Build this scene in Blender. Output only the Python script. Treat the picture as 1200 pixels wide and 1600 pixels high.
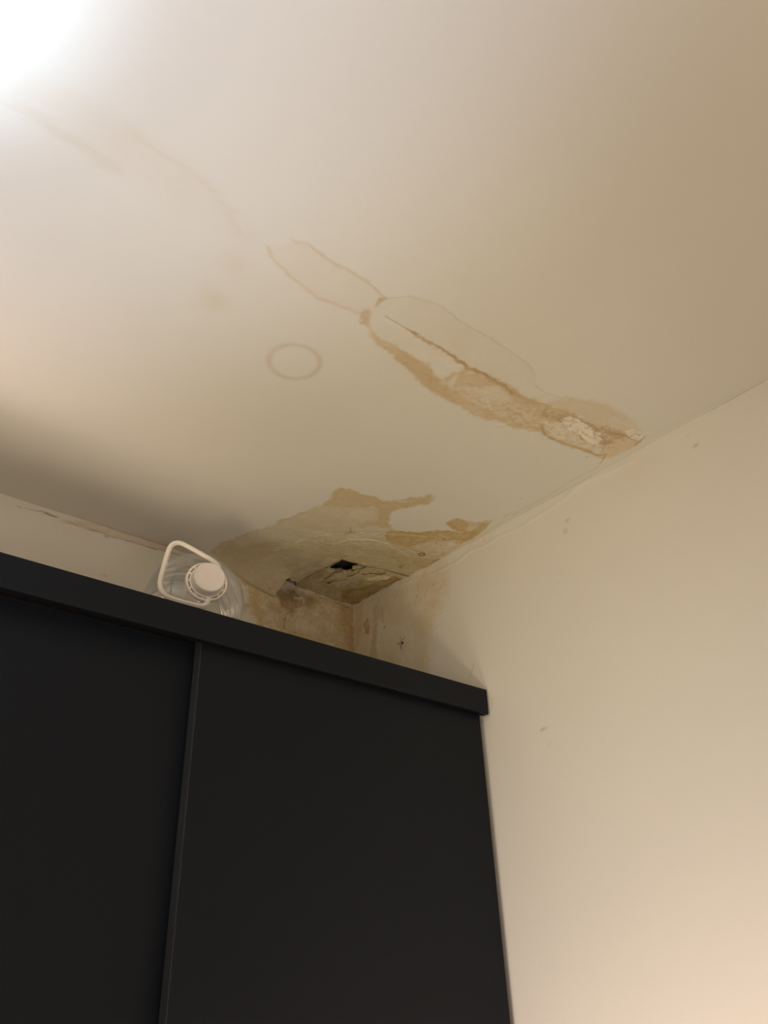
import bpy, bmesh, math, random
import numpy as np
from mathutils import Matrix, Vector

for o in list(bpy.data.objects):
    bpy.data.objects.remove(o, do_unlink=True)
scene = bpy.context.scene
COL = scene.collection
H = 2.5                       # ceiling height; the room corner stands at x = 0, y = 0

# ------------------------------------------------------------------ camera
cam_data = bpy.data.cameras.new('camera')
cam = bpy.data.objects.new('camera', cam_data)
COL.objects.link(cam)
cam.matrix_world = Matrix([[0.7692, -0.315289, -0.55581, -1.33462], [-0.63861, -0.410018, -0.651201, -1.7031], [-0.022576, 0.855849, -0.516733, 1.5], [0, 0, 0, 1]])
cam_data.sensor_fit = 'VERTICAL'
cam_data.sensor_height = 24.0
cam_data.lens = 24.0 * 1331.10 / 1600.0
cam_data.clip_start = 0.02
scene.camera = cam

# ------------------------------------------------------------------ world, light, exposure
scene.view_settings.view_transform = 'Standard'
scene.view_settings.look = 'None'
scene.view_settings.gamma = 1.0
scene.view_settings.use_curve_mapping = False
scene.view_settings.exposure = -0.02

world = bpy.data.worlds.new('world')
scene.world = world
world.use_nodes = True
world.node_tree.nodes['Background'].inputs[0].default_value = (0.9, 0.8, 0.65, 1)
world.node_tree.nodes['Background'].inputs[1].default_value = 0.0

def lamp(name, kind, loc, power, colour, radius=0.1, target=None, **kw):
    d = bpy.data.lights.new(name, kind)
    d.energy = power
    d.color = colour
    if kind in ('POINT', 'SPOT'):
        d.shadow_soft_size = radius
    for k, v in kw.items():
        setattr(d, k, v)
    o = bpy.data.objects.new(name, d)
    COL.objects.link(o)
    o.location = loc
    if target:
        o.rotation_euler = (Vector(target) - Vector(loc)).to_track_quat('-Z', 'Y').to_euler()
    return o

# --- lamps
# bedside lamp low on the left: beam through the top of its shade, wider glow around it
lamp('bedside_lamp_upper_beam', 'SPOT', (-1.66, -1.14, 0.75), 198.0, (0.525, 0.747, 1.0), 0.05,
     target=(-1.57, -1.07, H), spot_size=math.radians(27), spot_blend=1.0)
lamp('bedside_lamp_inner_glow', 'SPOT', (-1.66, -1.14, 0.75), 79.0, (0.719, 0.797, 1.0), 0.05,
     target=(-1.55, -1.12, H), spot_size=math.radians(62), spot_blend=1.0)
lamp('corner_ceiling_fill_spot', 'SPOT', (-1.5, -1.5, 0.9), 25.8, (1.0, 0.891, 0.605), 0.15,  # unseen fill spot added to brighten the ceiling towards the corner
     target=(-.35, -.52, H), spot_size=math.radians(52), spot_blend=1.0)
lamp('left_ceiling_fill_spot', 'SPOT', (-2.0, -0.8, 1.5), 62.0, (1.0, 0.774, 0.677), 0.25,  # unseen fill spot added to lift the left ceiling over the wardrobe
     target=(-1.15, -.02, H), spot_size=math.radians(52), spot_blend=1.0)
# added unseen fills: area on the left, point behind the viewer, right wall spots
lamp('left_fill_area', 'AREA', (-2.6, -0.7, 1.9), 6.2, (1.0, 0.758, 0.468), target=(-1, -.6, 2.3), size=.8)
lamp('rear_fill_point', 'POINT', (-1.3, -2.6, 0.8), 22.4, (1.0, 0.875, 0.759), 0.20)
lamp('right_wall_fill_spot', 'SPOT', (-1.35, -0.95, 0.6), 48.0, (1.0, 0.938, 0.875), 0.15,
     target=(0, -.95, 1.1), spot_size=math.radians(80), spot_blend=1.0)
lamp('right_wall_fill_spot_lower', 'SPOT', (-1.15, -1.1, 0.45), 39.0, (1.0, 0.641, 0.487), 0.15,
     target=(0, -.9, .9), spot_size=math.radians(70), spot_blend=1.0)
# --- end lamps

# ------------------------------------------------------------------ measured marks (metres)
CEILING_MARKS = [
 ('fill',[(-1.2702,-0.9261),(-1.2139,-0.9264),(-1.1456,-0.9276),(-1.0919,-0.9199),(-1.0189,-0.9103),(-0.9306,-0.9118),(-0.9212,-0.9285),(-0.953,-0.9487),(-1.0029,-0.9632),(-1.0589,-0.9759),(-1.1051,-0.9844),(-1.1544,-0.9858),(-1.206,-0.9886),(-1.2637,-0.9738)],(0.97,0.94,0.9),0.6,0.03,0.012),
 ('line',[(-1.2641,-0.9199),(-1.2272,-0.9181),(-1.1847,-0.9169),(-1.1482,-0.9131),(-1.1118,-0.913)],(0.94,0.9,0.84),0.5,0.018,0.012),
 ('line',[(-1.1181,-0.974),(-1.0866,-0.975),(-1.0475,-0.9724),(-1.0019,-0.9613),(-0.9712,-0.9527),(-0.9295,-0.9278)],(0.94,0.89,0.83),0.5,0.014,0.012),
 ('spot',[(-0.8922,-0.7804)],(0.93,0.88,0.78),0.5,0.022,0.3),
 ('spot',[(-0.9063,-0.8682)],(0.96,0.91,0.85),0.5,0.025,0.3),
 ('ring',[(-0.7081,-0.7379)],(0.89,0.83,0.74),0.85,0.0445,0.0052),
 ('fill',[(-0.8819,-0.9228),(-0.8727,-0.9519),(-0.8389,-0.9696),(-0.8094,-0.9647),(-0.7774,-0.9626),(-0.7572,-0.9654),(-0.7237,-0.9632),(-0.7007,-0.9589),(-0.678,-0.9556),(-0.6798,-0.9269),(-0.6867,-0.9122),(-0.7006,-0.9012),(-0.7307,-0.8976),(-0.7697,-0.89),(-0.8015,-0.8946),(-0.833,-0.9018),(-0.862,-0.91)],(0.985,0.95,0.91),0.9,0.006,0.004),
 ('line',[(-0.8867,-0.9268),(-0.8692,-0.9123),(-0.833,-0.9018),(-0.8015,-0.8946),(-0.7689,-0.8889),(-0.7298,-0.8965),(-0.698,-0.8995),(-0.6847,-0.9063)],(0.91,0.83,0.72),0.8,0.008,0.004),
 ('line',[(-0.8667,-0.9597),(-0.8375,-0.9676),(-0.8079,-0.9627),(-0.7774,-0.9626),(-0.758,-0.9664),(-0.7237,-0.9632)],(0.92,0.85,0.74),0.75,0.007,0.004),
 ('line',[(-0.8361,-0.9656),(-0.8079,-0.9627),(-0.7774,-0.9626),(-0.7572,-0.9654),(-0.7213,-0.9634)],(0.9,0.82,0.7),0.6,0.004,0.003),
 ('line',[(-0.722,-0.9611),(-0.7015,-0.96),(-0.678,-0.9556),(-0.6826,-0.9466),(-0.68,-0.9304)],(0.84,0.73,0.58),0.8,0.0045,0.003),
 ('fill',[(-0.6945,-0.9514),(-0.6772,-0.9563),(-0.6802,-0.934),(-0.6906,-0.9402)],(0.82,0.72,0.58),0.8,0.003,0.003),
 ('fill',[(-0.6941,-0.9064),(-0.6854,-0.9188),(-0.6764,-0.9111),(-0.6731,-0.8986),(-0.6609,-0.8851),(-0.6759,-0.8868)],(0.85,0.74,0.6),0.8,0.004,0.004),
 ('fill',[(-0.678,-0.9556),(-0.6535,-0.9822),(-0.5987,-0.9986),(-0.5557,-0.9914),(-0.48,-0.9945),(-0.4202,-0.9923),(-0.3717,-0.9875),(-0.3455,-0.9748),(-0.3306,-0.9569),(-0.2903,-0.9557),(-0.2511,-0.9673),(-0.2083,-0.9935),(-0.1552,-1.008),(-0.1083,-1.0118),(-0.0591,-1.0032),(-0.0328,-0.9859),(-0.0861,-0.9223),(-0.2485,-0.9274),(-0.3811,-0.9196),(-0.5028,-0.9123),(-0.5721,-0.8892),(-0.6068,-0.8618),(-0.6349,-0.8701),(-0.6656,-0.8892),(-0.6799,-0.912)],(0.965,0.945,0.9),0.8,0.007,0.004),
 ('line',[(-0.678,-0.9556),(-0.6535,-0.9822),(-0.5987,-0.9986),(-0.5557,-0.9914),(-0.48,-0.9945),(-0.4202,-0.9923),(-0.3717,-0.9875),(-0.3455,-0.9748),(-0.3306,-0.9569),(-0.2903,-0.9557),(-0.2511,-0.9673)],(0.9,0.865,0.79),0.75,0.0045,0.003),
 ('line',[(-0.6799,-0.912),(-0.6647,-0.8899),(-0.6277,-0.8698),(-0.5918,-0.8612)],(0.88,0.8,0.68),0.7,0.005,0.003),
 ('fill',[(-0.2511,-0.9673),(-0.2083,-0.9935),(-0.1552,-1.008),(-0.0968,-1.0079),(-0.0504,-0.9939),(-0.0834,-0.9519),(-0.1612,-0.9498),(-0.2214,-0.9361),(-0.2685,-0.9415)],(0.93,0.86,0.75),0.8,0.008,0.005),
 ('fill',[(-0.6606,-0.8796),(-0.6257,-0.8674),(-0.5735,-0.8567),(-0.5357,-0.8475),(-0.4917,-0.8327),(-0.4568,-0.8275),(-0.4049,-0.8297),(-0.3633,-0.8251),(-0.3275,-0.8328),(-0.2847,-0.8481),(-0.26,-0.8438),(-0.2078,-0.8658),(-0.1639,-0.8645),(-0.1226,-0.8715),(-0.0493,-0.8853),(-0.0302,-0.8853),(-0.0211,-0.9729),(-0.0385,-0.9869),(-0.0748,-0.9641),(-0.1306,-0.9554),(-0.1698,-0.9457),(-0.2091,-0.9432),(-0.2654,-0.9341),(-0.3029,-0.9194),(-0.3476,-0.9202),(-0.3828,-0.9228),(-0.4185,-0.922),(-0.4526,-0.9173),(-0.4685,-0.896),(-0.4739,-0.8649),(-0.5045,-0.8743),(-0.5492,-0.88),(-0.5947,-0.8816),(-0.6181,-0.8754)],(0.92,0.83,0.68),0.95,0.0035,0.006),
 ('fill',[(-0.6543,-0.8786),(-0.6219,-0.8663),(-0.5735,-0.8567),(-0.4917,-0.8327),(-0.4268,-0.8319),(-0.3633,-0.8251),(-0.3275,-0.8328),(-0.2847,-0.8481),(-0.3016,-0.8607),(-0.348,-0.8546),(-0.3829,-0.8519),(-0.4248,-0.8573),(-0.4641,-0.8544),(-0.5045,-0.8743),(-0.5448,-0.875),(-0.5888,-0.8781),(-0.615,-0.8717)],(0.88,0.77,0.6),0.85,0.004,0.006),
 ('fill',[(-0.5916,-0.878),(-0.547,-0.8775),(-0.5104,-0.874),(-0.4776,-0.8552),(-0.4448,-0.851),(-0.4076,-0.8325),(-0.4414,-0.8301),(-0.4941,-0.8354),(-0.5368,-0.8489),(-0.5795,-0.8604)],(0.86,0.74,0.56),0.8,0.004,0.005),
 ('fill',[(-0.4693,-0.8685),(-0.4588,-0.8991),(-0.4125,-0.9177),(-0.3877,-0.9098),(-0.4043,-0.8851),(-0.4293,-0.8771),(-0.4462,-0.8592)],(0.87,0.76,0.6),0.75,0.004,0.008),
 ('fill',[(-0.4095,-0.8787),(-0.385,-0.9072),(-0.3323,-0.906),(-0.3277,-0.8853),(-0.346,-0.8611),(-0.3803,-0.8611)],(0.97,0.92,0.85),0.8,0.006,0.006),
 ('fill',[(-0.4549,-0.8616),(-0.4618,-0.879),(-0.4576,-0.8912),(-0.4457,-0.8688),(-0.4411,-0.8539)],(1,0.96,0.91),0.7,0.003,0.004),
 ('fill',[(-0.3764,-0.9232),(-0.2981,-0.9231),(-0.2437,-0.9312),(-0.181,-0.9422),(-0.1278,-0.939),(-0.1647,-0.9209),(-0.2254,-0.9075),(-0.2798,-0.8904),(-0.3281,-0.902)],(0.84,0.72,0.54),0.7,0.005,0.007),
 ('line',[(-0.3327,-0.8566),(-0.3114,-0.8782),(-0.2831,-0.8802),(-0.2521,-0.8736),(-0.2242,-0.8902)],(0.8,0.68,0.5),0.75,0.0045,0.003),
 ('line',[(-0.2987,-0.868),(-0.2739,-0.8566),(-0.2426,-0.86),(-0.2155,-0.8759)],(0.83,0.71,0.54),0.7,0.009,0.004),
 ('fill',[(-0.2221,-0.8866),(-0.2273,-0.9059),(-0.2057,-0.9229),(-0.1683,-0.9286),(-0.1343,-0.9123),(-0.1308,-0.8931),(-0.1489,-0.8817),(-0.179,-0.8774)],(1.0,0.955,0.88),0.85,0.0025,0.003),
 ('line',[(-0.225,-0.8843),(-0.1985,-0.8677),(-0.1615,-0.8691),(-0.1271,-0.8736),(-0.0936,-0.8826),(-0.053,-0.8882),(-0.0412,-0.9003)],(0.74,0.6,0.4),0.9,0.0075,0.003),
 ('line',[(-0.0414,-0.8973),(-0.0296,-0.8799),(-0.0234,-0.8667)],(0.62,0.48,0.32),0.9,0.0032,0.002),
 ('fill',[(-0.0375,-0.8678),(-0.0213,-0.8684),(-0.0126,-0.86),(-0.026,-0.8587)],(1.03,0.99,0.93),0.9,0.0015,0.0015),
 ('fill',[(-0.2571,-0.9157),(-0.2363,-0.9169),(-0.2167,-0.9322),(-0.1928,-0.9329),(-0.1977,-0.9161),(-0.2238,-0.9061),(-0.243,-0.9065)],(0.76,0.63,0.45),0.7,0.003,0.004),
 ('line',[(-0.204,-0.9421),(-0.181,-0.9422),(-0.1546,-0.9445),(-0.1227,-0.9429),(-0.0989,-0.948),(-0.0784,-0.9559)],(0.7,0.56,0.38),0.85,0.007,0.004),
 ('fill',[(-0.1346,-0.9443),(-0.0975,-0.9626),(-0.0687,-0.9689),(-0.0604,-0.9423),(-0.072,-0.9193),(-0.0964,-0.9143)],(0.76,0.62,0.43),0.75,0.005,0.006),
 ('fill',[(-0.1546,-0.9127),(-0.1459,-0.9248),(-0.1234,-0.9099),(-0.1246,-0.8979)],(0.76,0.62,0.44),0.8,0.003,0.003),
 ('fill',[(-0.0597,-0.9147),(-0.0671,-0.9427),(-0.0471,-0.9638),(-0.031,-0.9707),(-0.0159,-0.9488),(-0.0194,-0.9114),(-0.0277,-0.8932)],(0.97,0.86,0.72),0.85,0.004,0.004),
 ('fill',[(-0.206,-0.92),(-0.2057,-0.9357),(-0.1881,-0.9417),(-0.1695,-0.9407),(-0.1403,-0.9426),(-0.1229,-0.932),(-0.1128,-0.9399),(-0.0877,-0.9267),(-0.0893,-0.9086),(-0.1119,-0.9022),(-0.1364,-0.9107),(-0.1493,-0.9115),(-0.1697,-0.9089),(-0.186,-0.9095)],(1.14,1.1,1.04),0.95,0.0018,0.004),  # peeled white patch, colour also brightened for relief that faces the light
 ('line',[(-0.1489,-0.9305),(-0.1436,-0.9373),(-0.1416,-0.9309)],(0.72,0.6,0.44),0.7,0.0022,0.001),
 ('fill',[(-0.1211,-0.895),(-0.1073,-0.9002),(-0.0987,-0.89),(-0.1085,-0.8881)],(1.03,0.99,0.94),0.8,0.002,0.003),
 ('fill',[(-0.0908,-0.9131),(-0.0754,-0.9139),(-0.0647,-0.9023),(-0.0764,-0.9017)],(1.03,0.98,0.93),0.8,0.002,0.003),
 ('fill',[(-0.0778,-0.9726),(-0.0689,-0.9876),(-0.0539,-0.9858),(-0.0339,-0.9851),(-0.0282,-0.9702),(-0.0471,-0.9638)],(1.14,1.09,1.02),0.9,0.0015,0.003),  # white peel at the tip, light on its relief put into the colour
 ('line',[(-0.0887,-0.956),(-0.0633,-0.9649),(-0.046,-0.9646),(-0.0302,-0.9686)],(0.52,0.38,0.24),0.85,0.0032,0.002),
 ('line',[(-0.0554,-0.9684),(-0.058,-0.9826),(-0.0444,-0.9851)],(0.6,0.46,0.3),0.7,0.0022,0.001),
 ('line',[(-0.0318,-0.9867),(-0.0253,-0.9697),(-0.0203,-0.9567)],(0.62,0.48,0.34),0.7,0.003,0.002),
 ('specks',[(-0.2582,-0.9199),(-0.101,-0.9652),(-0.0379,-0.9173),(-0.1185,-0.8831)],(0.66,0.52,0.36),0.6,90,0.0024),
 ('specks',[(-0.4399,-0.8962),(-0.2485,-0.9274),(-0.0834,-0.9519),(-0.0694,-0.8929),(-0.1952,-0.8648),(-0.3452,-0.8518)],(1.1,1.05,0.98),0.55,60,0.0026),
 ('specks',[(-0.6068,-0.8618),(-0.4549,-0.8616),(-0.2332,-0.9142),(-0.0681,-0.9082),(-0.1851,-0.8727),(-0.3645,-0.8367),(-0.5334,-0.8449)],(0.74,0.6,0.42),0.4,110,0.003),
 ('line',[(-0.2291,-0.9426),(-0.1859,-0.9383),(-0.1396,-0.9404),(-0.081,-0.9263),(-0.0591,-0.898)],(0.66,0.51,0.33),0.6,0.004,0.01),
 ('line',[(-0.2274,-0.8929),(-0.1781,-0.8997),(-0.1308,-0.9013),(-0.0889,-0.892)],(1.1,1.05,0.98),0.6,0.003,0.01),
 ('specks',[(-0.5982,-0.9191),(-0.4251,-0.9301),(-0.349,-0.9215),(-0.1778,-0.9316),(-0.2332,-0.9142),(-0.4912,-0.9)],(1.08,1.05,1.0),0.5,50,0.0015),
 ('line',[(-0.6555,-0.9238),(-0.63,-0.9231),(-0.5877,-0.9234)],(0.6,0.46,0.28),0.8,0.0022,0.0015),
 ('line',[(-0.595,-0.9236),(-0.5569,-0.9217),(-0.512,-0.922),(-0.4981,-0.9203),(-0.4596,-0.9162)],(0.66,0.5,0.3),0.8,0.006,0.005),
 ('line',[(-0.5109,-0.9208),(-0.4583,-0.915),(-0.4185,-0.922),(-0.3814,-0.9216),(-0.3462,-0.9189)],(0.66,0.5,0.3),0.75,0.0085,0.008),
 ('line',[(-0.4457,-0.9184),(-0.3828,-0.9228),(-0.3285,-0.9186),(-0.2827,-0.9254)],(0.72,0.58,0.38),0.6,0.013,0.01),
 ('line',[(-0.3457,-0.9217),(-0.3058,-0.922),(-0.2639,-0.9328),(-0.2075,-0.9419)],(0.8,0.68,0.5),0.6,0.008,0.004),
 ('line',[(-0.2605,-0.933),(-0.2526,-0.9117),(-0.241,-0.9081)],(0.75,0.62,0.45),0.6,0.0022,0.002),
 ('specks',[(-0.0667,-0.8659),(-0.0672,-0.8713),(-0.0587,-0.8662)],(0.5,0.45,0.4),0.6,3,0.0015),
 ('fill',[(-0.475,-0.0894),(-0.4571,-0.1617),(-0.4292,-0.2285),(-0.422,-0.2709),(-0.4118,-0.3076),(-0.397,-0.3543),(-0.3868,-0.4034),(-0.3974,-0.4388),(-0.3977,-0.4646),(-0.3728,-0.4709),(-0.3443,-0.4731),(-0.3171,-0.4841),(-0.2923,-0.4763),(-0.2663,-0.4963),(-0.2397,-0.5371),(-0.2279,-0.5662),(-0.2143,-0.5701),(-0.2045,-0.5405),(-0.2163,-0.5108),(-0.245,-0.4713),(-0.2475,-0.4517),(-0.215,-0.4039),(-0.1865,-0.3957),(-0.1425,-0.4141),(-0.1103,-0.4464),(-0.075,-0.4773),(-0.1069,-0.4869),(-0.1175,-0.5046),(-0.098,-0.527),(-0.0583,-0.5353),(-0.0349,-0.5644),(-0.0184,-0.5168),(-0.0141,-0.4693),(-0.0081,-0.405),(-0.0059,-0.3085),(-0.0079,-0.2442),(0.0,0.0),(-0.2531,0.0111),(-0.3875,0.0122),(-0.4737,-0.0418)],(0.87,0.79,0.62),0.95,0.0045,0.007),
 ('fill',[(-0.4554,-0.136),(-0.4243,-0.2211),(-0.4044,-0.3097),(-0.3937,-0.3498),(-0.383,-0.403),(-0.3614,-0.4332),(-0.2705,-0.434),(-0.2603,-0.3505),(-0.3137,-0.2715),(-0.3473,-0.1869),(-0.3874,-0.1076)],(0.93,0.87,0.76),0.7,0.006,0.01),
 ('fill',[(-0.3967,-0.4426),(-0.3977,-0.4646),(-0.3712,-0.4688),(-0.3443,-0.4731),(-0.3154,-0.4821),(-0.286,-0.4709),(-0.3,-0.4359),(-0.3399,-0.4052),(-0.3749,-0.3921),(-0.3814,-0.3768),(-0.3835,-0.406)],(0.86,0.75,0.53),0.75,0.004,0.004),
 ('fill',[(-0.3024,-0.4617),(-0.2787,-0.48),(-0.2401,-0.5097),(-0.219,-0.5564),(-0.212,-0.5211),(-0.2392,-0.4757),(-0.2463,-0.4526),(-0.215,-0.4039),(-0.2131,-0.3829),(-0.2387,-0.3858),(-0.2605,-0.431)],(0.85,0.73,0.5),0.7,0.0025,0.004),
 ('fill',[(-0.3223,-0.3942),(-0.3137,-0.4184),(-0.2727,-0.4252),(-0.2512,-0.4057),(-0.2727,-0.3782),(-0.3085,-0.3762)],(1.0,0.94,0.83),0.5,0.006,0.007),
 ('fill',[(-0.2632,-0.3445),(-0.2302,-0.3848),(-0.1997,-0.3856),(-0.2034,-0.352),(-0.2358,-0.3195)],(1.03,0.97,0.88),0.55,0.004,0.004),
 ('fill',[(-0.1865,-0.3957),(-0.1425,-0.4141),(-0.1103,-0.4464),(-0.0738,-0.4782),(-0.0568,-0.4758),(-0.0266,-0.5143),(-0.0164,-0.4716),(-0.02,-0.4287),(-0.0606,-0.4219),(-0.0933,-0.3889),(-0.1073,-0.3458),(-0.155,-0.3418),(-0.1952,-0.366)],(0.79,0.62,0.35),0.9,0.003,0.004),
 ('fill',[(-0.113,-0.4934),(-0.1145,-0.5143),(-0.0936,-0.5267),(-0.0693,-0.5232),(-0.0444,-0.4892),(-0.0771,-0.4795)],(0.82,0.66,0.4),0.9,0.0015,0.003),
 ('fill',[(-0.039,-0.501),(-0.0412,-0.5372),(-0.0328,-0.5623),(-0.017,-0.5217),(-0.0102,-0.4763),(-0.0128,-0.4504)],(0.8,0.64,0.38),0.8,0.0025,0.003),
 ('line',[(-0.3155,-0.274),(-0.273,-0.318),(-0.2289,-0.3594),(-0.1871,-0.38),(-0.1428,-0.3984)],(0.86,0.7,0.43),0.6,0.006,0.003),
 ('fill',[(-0.0853,-0.403),(-0.0671,-0.4289),(-0.021,-0.4521),(-0.0107,-0.4031),(-0.024,-0.3594),(-0.0798,-0.3503)],(0.96,0.88,0.74),0.7,0.004,0.006),
 ('fill',[(-0.0447,-0.414),(-0.0408,-0.437),(-0.0245,-0.4334),(-0.0238,-0.4054),(-0.036,-0.4002)],(1.06,1.0,0.9),0.6,0.002,0.003),
 ('specks',[(-0.1083,-0.417),(-0.0534,-0.459),(-0.0134,-0.462),(-0.0466,-0.3839)],(0.45,0.33,0.18),0.7,16,0.0022),
 ('specks',[(-0.089,-0.3841),(-0.0403,-0.4454),(-0.0128,-0.4504),(-0.025,-0.3838)],(1.1,1.05,0.96),0.6,16,0.0028),
 ('fill',[(-0.3044,-0.1791),(-0.2767,-0.2726),(-0.2358,-0.3195),(-0.1611,-0.3491),(-0.0924,-0.3407),(-0.0276,-0.3397),(-0.0049,-0.2781),(-0.0638,-0.2334),(-0.1593,-0.2223),(-0.2139,-0.2148),(-0.2112,-0.1305)],(0.84,0.78,0.57),0.65,0.006,0.01),
 ('line',[(-0.2616,-0.2523),(-0.2463,-0.2958),(-0.2018,-0.3259),(-0.1611,-0.3371),(-0.1288,-0.3253),(-0.1006,-0.3262)],(1.08,1.02,0.9),0.55,0.0022,0.001),
 ('line',[(-0.1814,-0.3494),(-0.1381,-0.3386),(-0.0942,-0.3476)],(1.08,1.02,0.9),0.4,0.002,0.001),
 ('fill',[(-0.2271,-0.136),(-0.2327,-0.2005),(-0.2007,-0.208),(-0.195,-0.2292),(-0.2259,-0.2307),(-0.2405,-0.203),(-0.2458,-0.1565),(-0.2308,-0.1245)],(0.72,0.62,0.46),0.6,0.003,0.004),
 ('fill',[(-0.055,-0.3102),(-0.0513,-0.3301),(-0.0251,-0.3416),(-0.0017,-0.3422),(0.0082,-0.3148),(0.0021,-0.2924),(-0.0256,-0.2891)],(0.8,0.62,0.34),0.6,0.003,0.004),
 ('line',[(-0.0027,-0.2977),(-0.0036,-0.3277),(-0.0048,-0.3527)],(0.48,0.34,0.18),0.8,0.0045,0.003),
 ('line',[(-0.0989,-0.3482),(-0.0629,-0.355),(-0.0351,-0.3761)],(0.62,0.47,0.27),0.7,0.0035,0.002),
 ('ring',[(-0.0552,-0.3441)],(0.15,0.09,0.05),0.95,0.0066,0.0024),
 ('spot',[(-0.0427,-0.3325)],(1.1,1.02,0.85),0.5,0.004,0.2),
 ('fill',[(-0.0574,-0.2561),(-0.0587,-0.2727),(-0.0526,-0.273),(-0.0463,-0.2557)],(0.2,0.14,0.09),0.95,0.0008,0.0005),
 ('line',[(-0.1084,-0.2739),(-0.1018,-0.2959),(-0.0857,-0.304)],(0.5,0.38,0.22),0.7,0.0025,0.001),
 ('line',[(-0.2415,-0.3267),(-0.2362,-0.3347),(-0.2232,-0.3523),(-0.2111,-0.3615)],(0.35,0.25,0.15),0.75,0.0013,0.001),
 ('spot',[(-0.2441,-0.3325)],(0.3,0.2,0.12),0.9,0.0018,0.2),
 ('line',[(-0.2787,-0.3401),(-0.266,-0.331),(-0.2616,-0.3229),(-0.268,-0.3065)],(0.28,0.2,0.13),0.85,0.0014,0.001),
 ('line',[(-0.266,-0.331),(-0.2721,-0.3414)],(1.15,1.1,1.0),0.6,0.0012,0.001),
 ('fill',[(-0.3731,-0.0851),(-0.3595,-0.1776),(-0.3143,-0.2201),(-0.2633,-0.2022),(-0.2659,-0.124),(-0.2616,-0.0609),(-0.3104,-0.0464)],(0.97,0.9,0.78),0.6,0.008,0.01),
 ('fill',[(-0.4553,-0.0559),(-0.4082,-0.1404),(-0.3752,-0.1736),(-0.3518,-0.1098),(-0.3875,-0.0488),(-0.4182,-0.0083)],(0.88,0.78,0.6),0.6,0.008,0.01),
 ('line',[(-0.379,-0.1627),(-0.3727,-0.1755),(-0.3684,-0.1827)],(0.7,0.6,0.45),0.6,0.0025,0.001),
 ('fill',[(-0.299,-0.0989),(-0.2814,-0.1295),(-0.2458,-0.0953),(-0.2357,-0.0579),(-0.2515,-0.046),(-0.2654,-0.0894)],(0.82,0.7,0.5),0.7,0.003,0.004),
 ('spot',[(-0.2885,-0.0202)],(0.3,0.22,0.15),0.9,0.0025,0.3),
 ('spot',[(-0.2856,-0.1047)],(0.4,0.3,0.2),0.8,0.0022,0.3),
 ('specks',[(-0.3909,-0.1131),(-0.2861,-0.2336),(-0.202,-0.1726),(-0.2384,-0.0559),(-0.3104,-0.0464)],(0.6,0.48,0.33),0.5,18,0.0018),
 ('fill',[(-0.4668,-0.0756),(-0.3925,-0.1722),(-0.2861,-0.2336),(-0.2125,-0.2899),(-0.1217,-0.3266),(-0.0378,-0.3319),(-0.0007,-0.2359),(0.0052,0.0067),(-0.2468,0.0205),(-0.3839,0.0183)],(0.8,0.71,0.52),0.55,0.025,0.012),
 ('line',[(-0.2098,0.0214),(-0.21,-0.0728),(-0.2026,-0.1326),(-0.1955,-0.2012),(-0.1232,-0.2106),(-0.0632,-0.225),(0.0108,-0.2354)],(0.16,0.11,0.07),0.85,0.003,0.001),
 ('line',[(-0.3881,0.0082),(-0.3533,0.0221),(-0.2996,0.0462),(-0.2563,0.0614),(-0.2151,0.0747)],(0.25,0.18,0.12),0.7,0.0022,0.001),
 ('line',[(-0.9569,0.0226),(-0.9031,0.0181),(-0.8567,0.0202)],(0.86,0.8,0.72),0.6,0.002,0.002),
 ('line',[(-0.8546,0.0256),(-0.8446,0.0215),(-0.8325,0.0263)],(0.45,0.36,0.28),0.7,0.0022,0.002),
 ('line',[(-0.7987,0.0328),(-0.7816,0.0305),(-0.7549,0.0323),(-0.7291,0.0275),(-0.7087,0.0346),(-0.6566,0.0296),(-0.5879,0.0249),(-0.4929,0.0186)],(0.55,0.45,0.36),0.7,0.0016,0.002),
 ('line',[(-0.7561,0.0295),(-0.7362,0.0291),(-0.7244,0.0276)],(0.35,0.25,0.18),0.7,0.0018,0.001),
 ('line',[(-0.715,0.0242),(-0.7062,0.0403)],(0.35,0.25,0.18),0.7,0.0018,0.001),
 ('fill',[(-0.8134,0.026),(-0.7495,-0.0014),(-0.674,-0.0071),(-0.6075,-0.004),(-0.5723,-0.0071),(-0.5587,0.0189),(-0.6566,0.0296),(-0.735,0.032),(-0.809,0.037)],(0.95,0.83,0.72),0.75,0.004,0.003),
 ('line',[(-0.7356,-0.0047),(-0.6727,-0.0044),(-0.6149,-0.0023),(-0.5837,-0.0064)],(0.85,0.74,0.62),0.6,0.002,0.002),
 ('line',[(0.0115,-0.222),(0.0121,-0.2911),(-0.0032,-0.3837),(-0.0055,-0.4759),(-0.0082,-0.5322),(-0.013,-0.5885)],(0.95,0.86,0.74),0.6,0.003,0.002),
 ('line',[(0.0023,-0.2701),(-0.0005,-0.2904)],(0.4,0.3,0.2),0.7,0.005,0.002),
 ('line',[(-0.016,-0.6154),(-0.0148,-0.7072),(-0.0215,-0.8035),(-0.0167,-0.8598)],(0.9,0.85,0.76),0.5,0.006,0.003),
 ('line',[(-0.0242,-0.591),(-0.0246,-0.6195)],(0.75,0.66,0.55),0.5,0.0025,0.002),
 ('line',[(-0.0234,-0.9822),(-0.0182,-1.0563),(-0.0125,-1.1371),(-0.0042,-1.2294)],(0.93,0.87,0.78),0.45,0.004,0.003),
 ('spot',[(-0.0538,-0.6737)],(0.5,0.42,0.35),0.8,0.0016,0.2),
 ('specks',[(-0.1459,-0.8043),(-0.1271,-0.7983),(-0.1356,-0.7917)],(0.75,0.7,0.6),0.5,2,0.0016),
]
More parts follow.
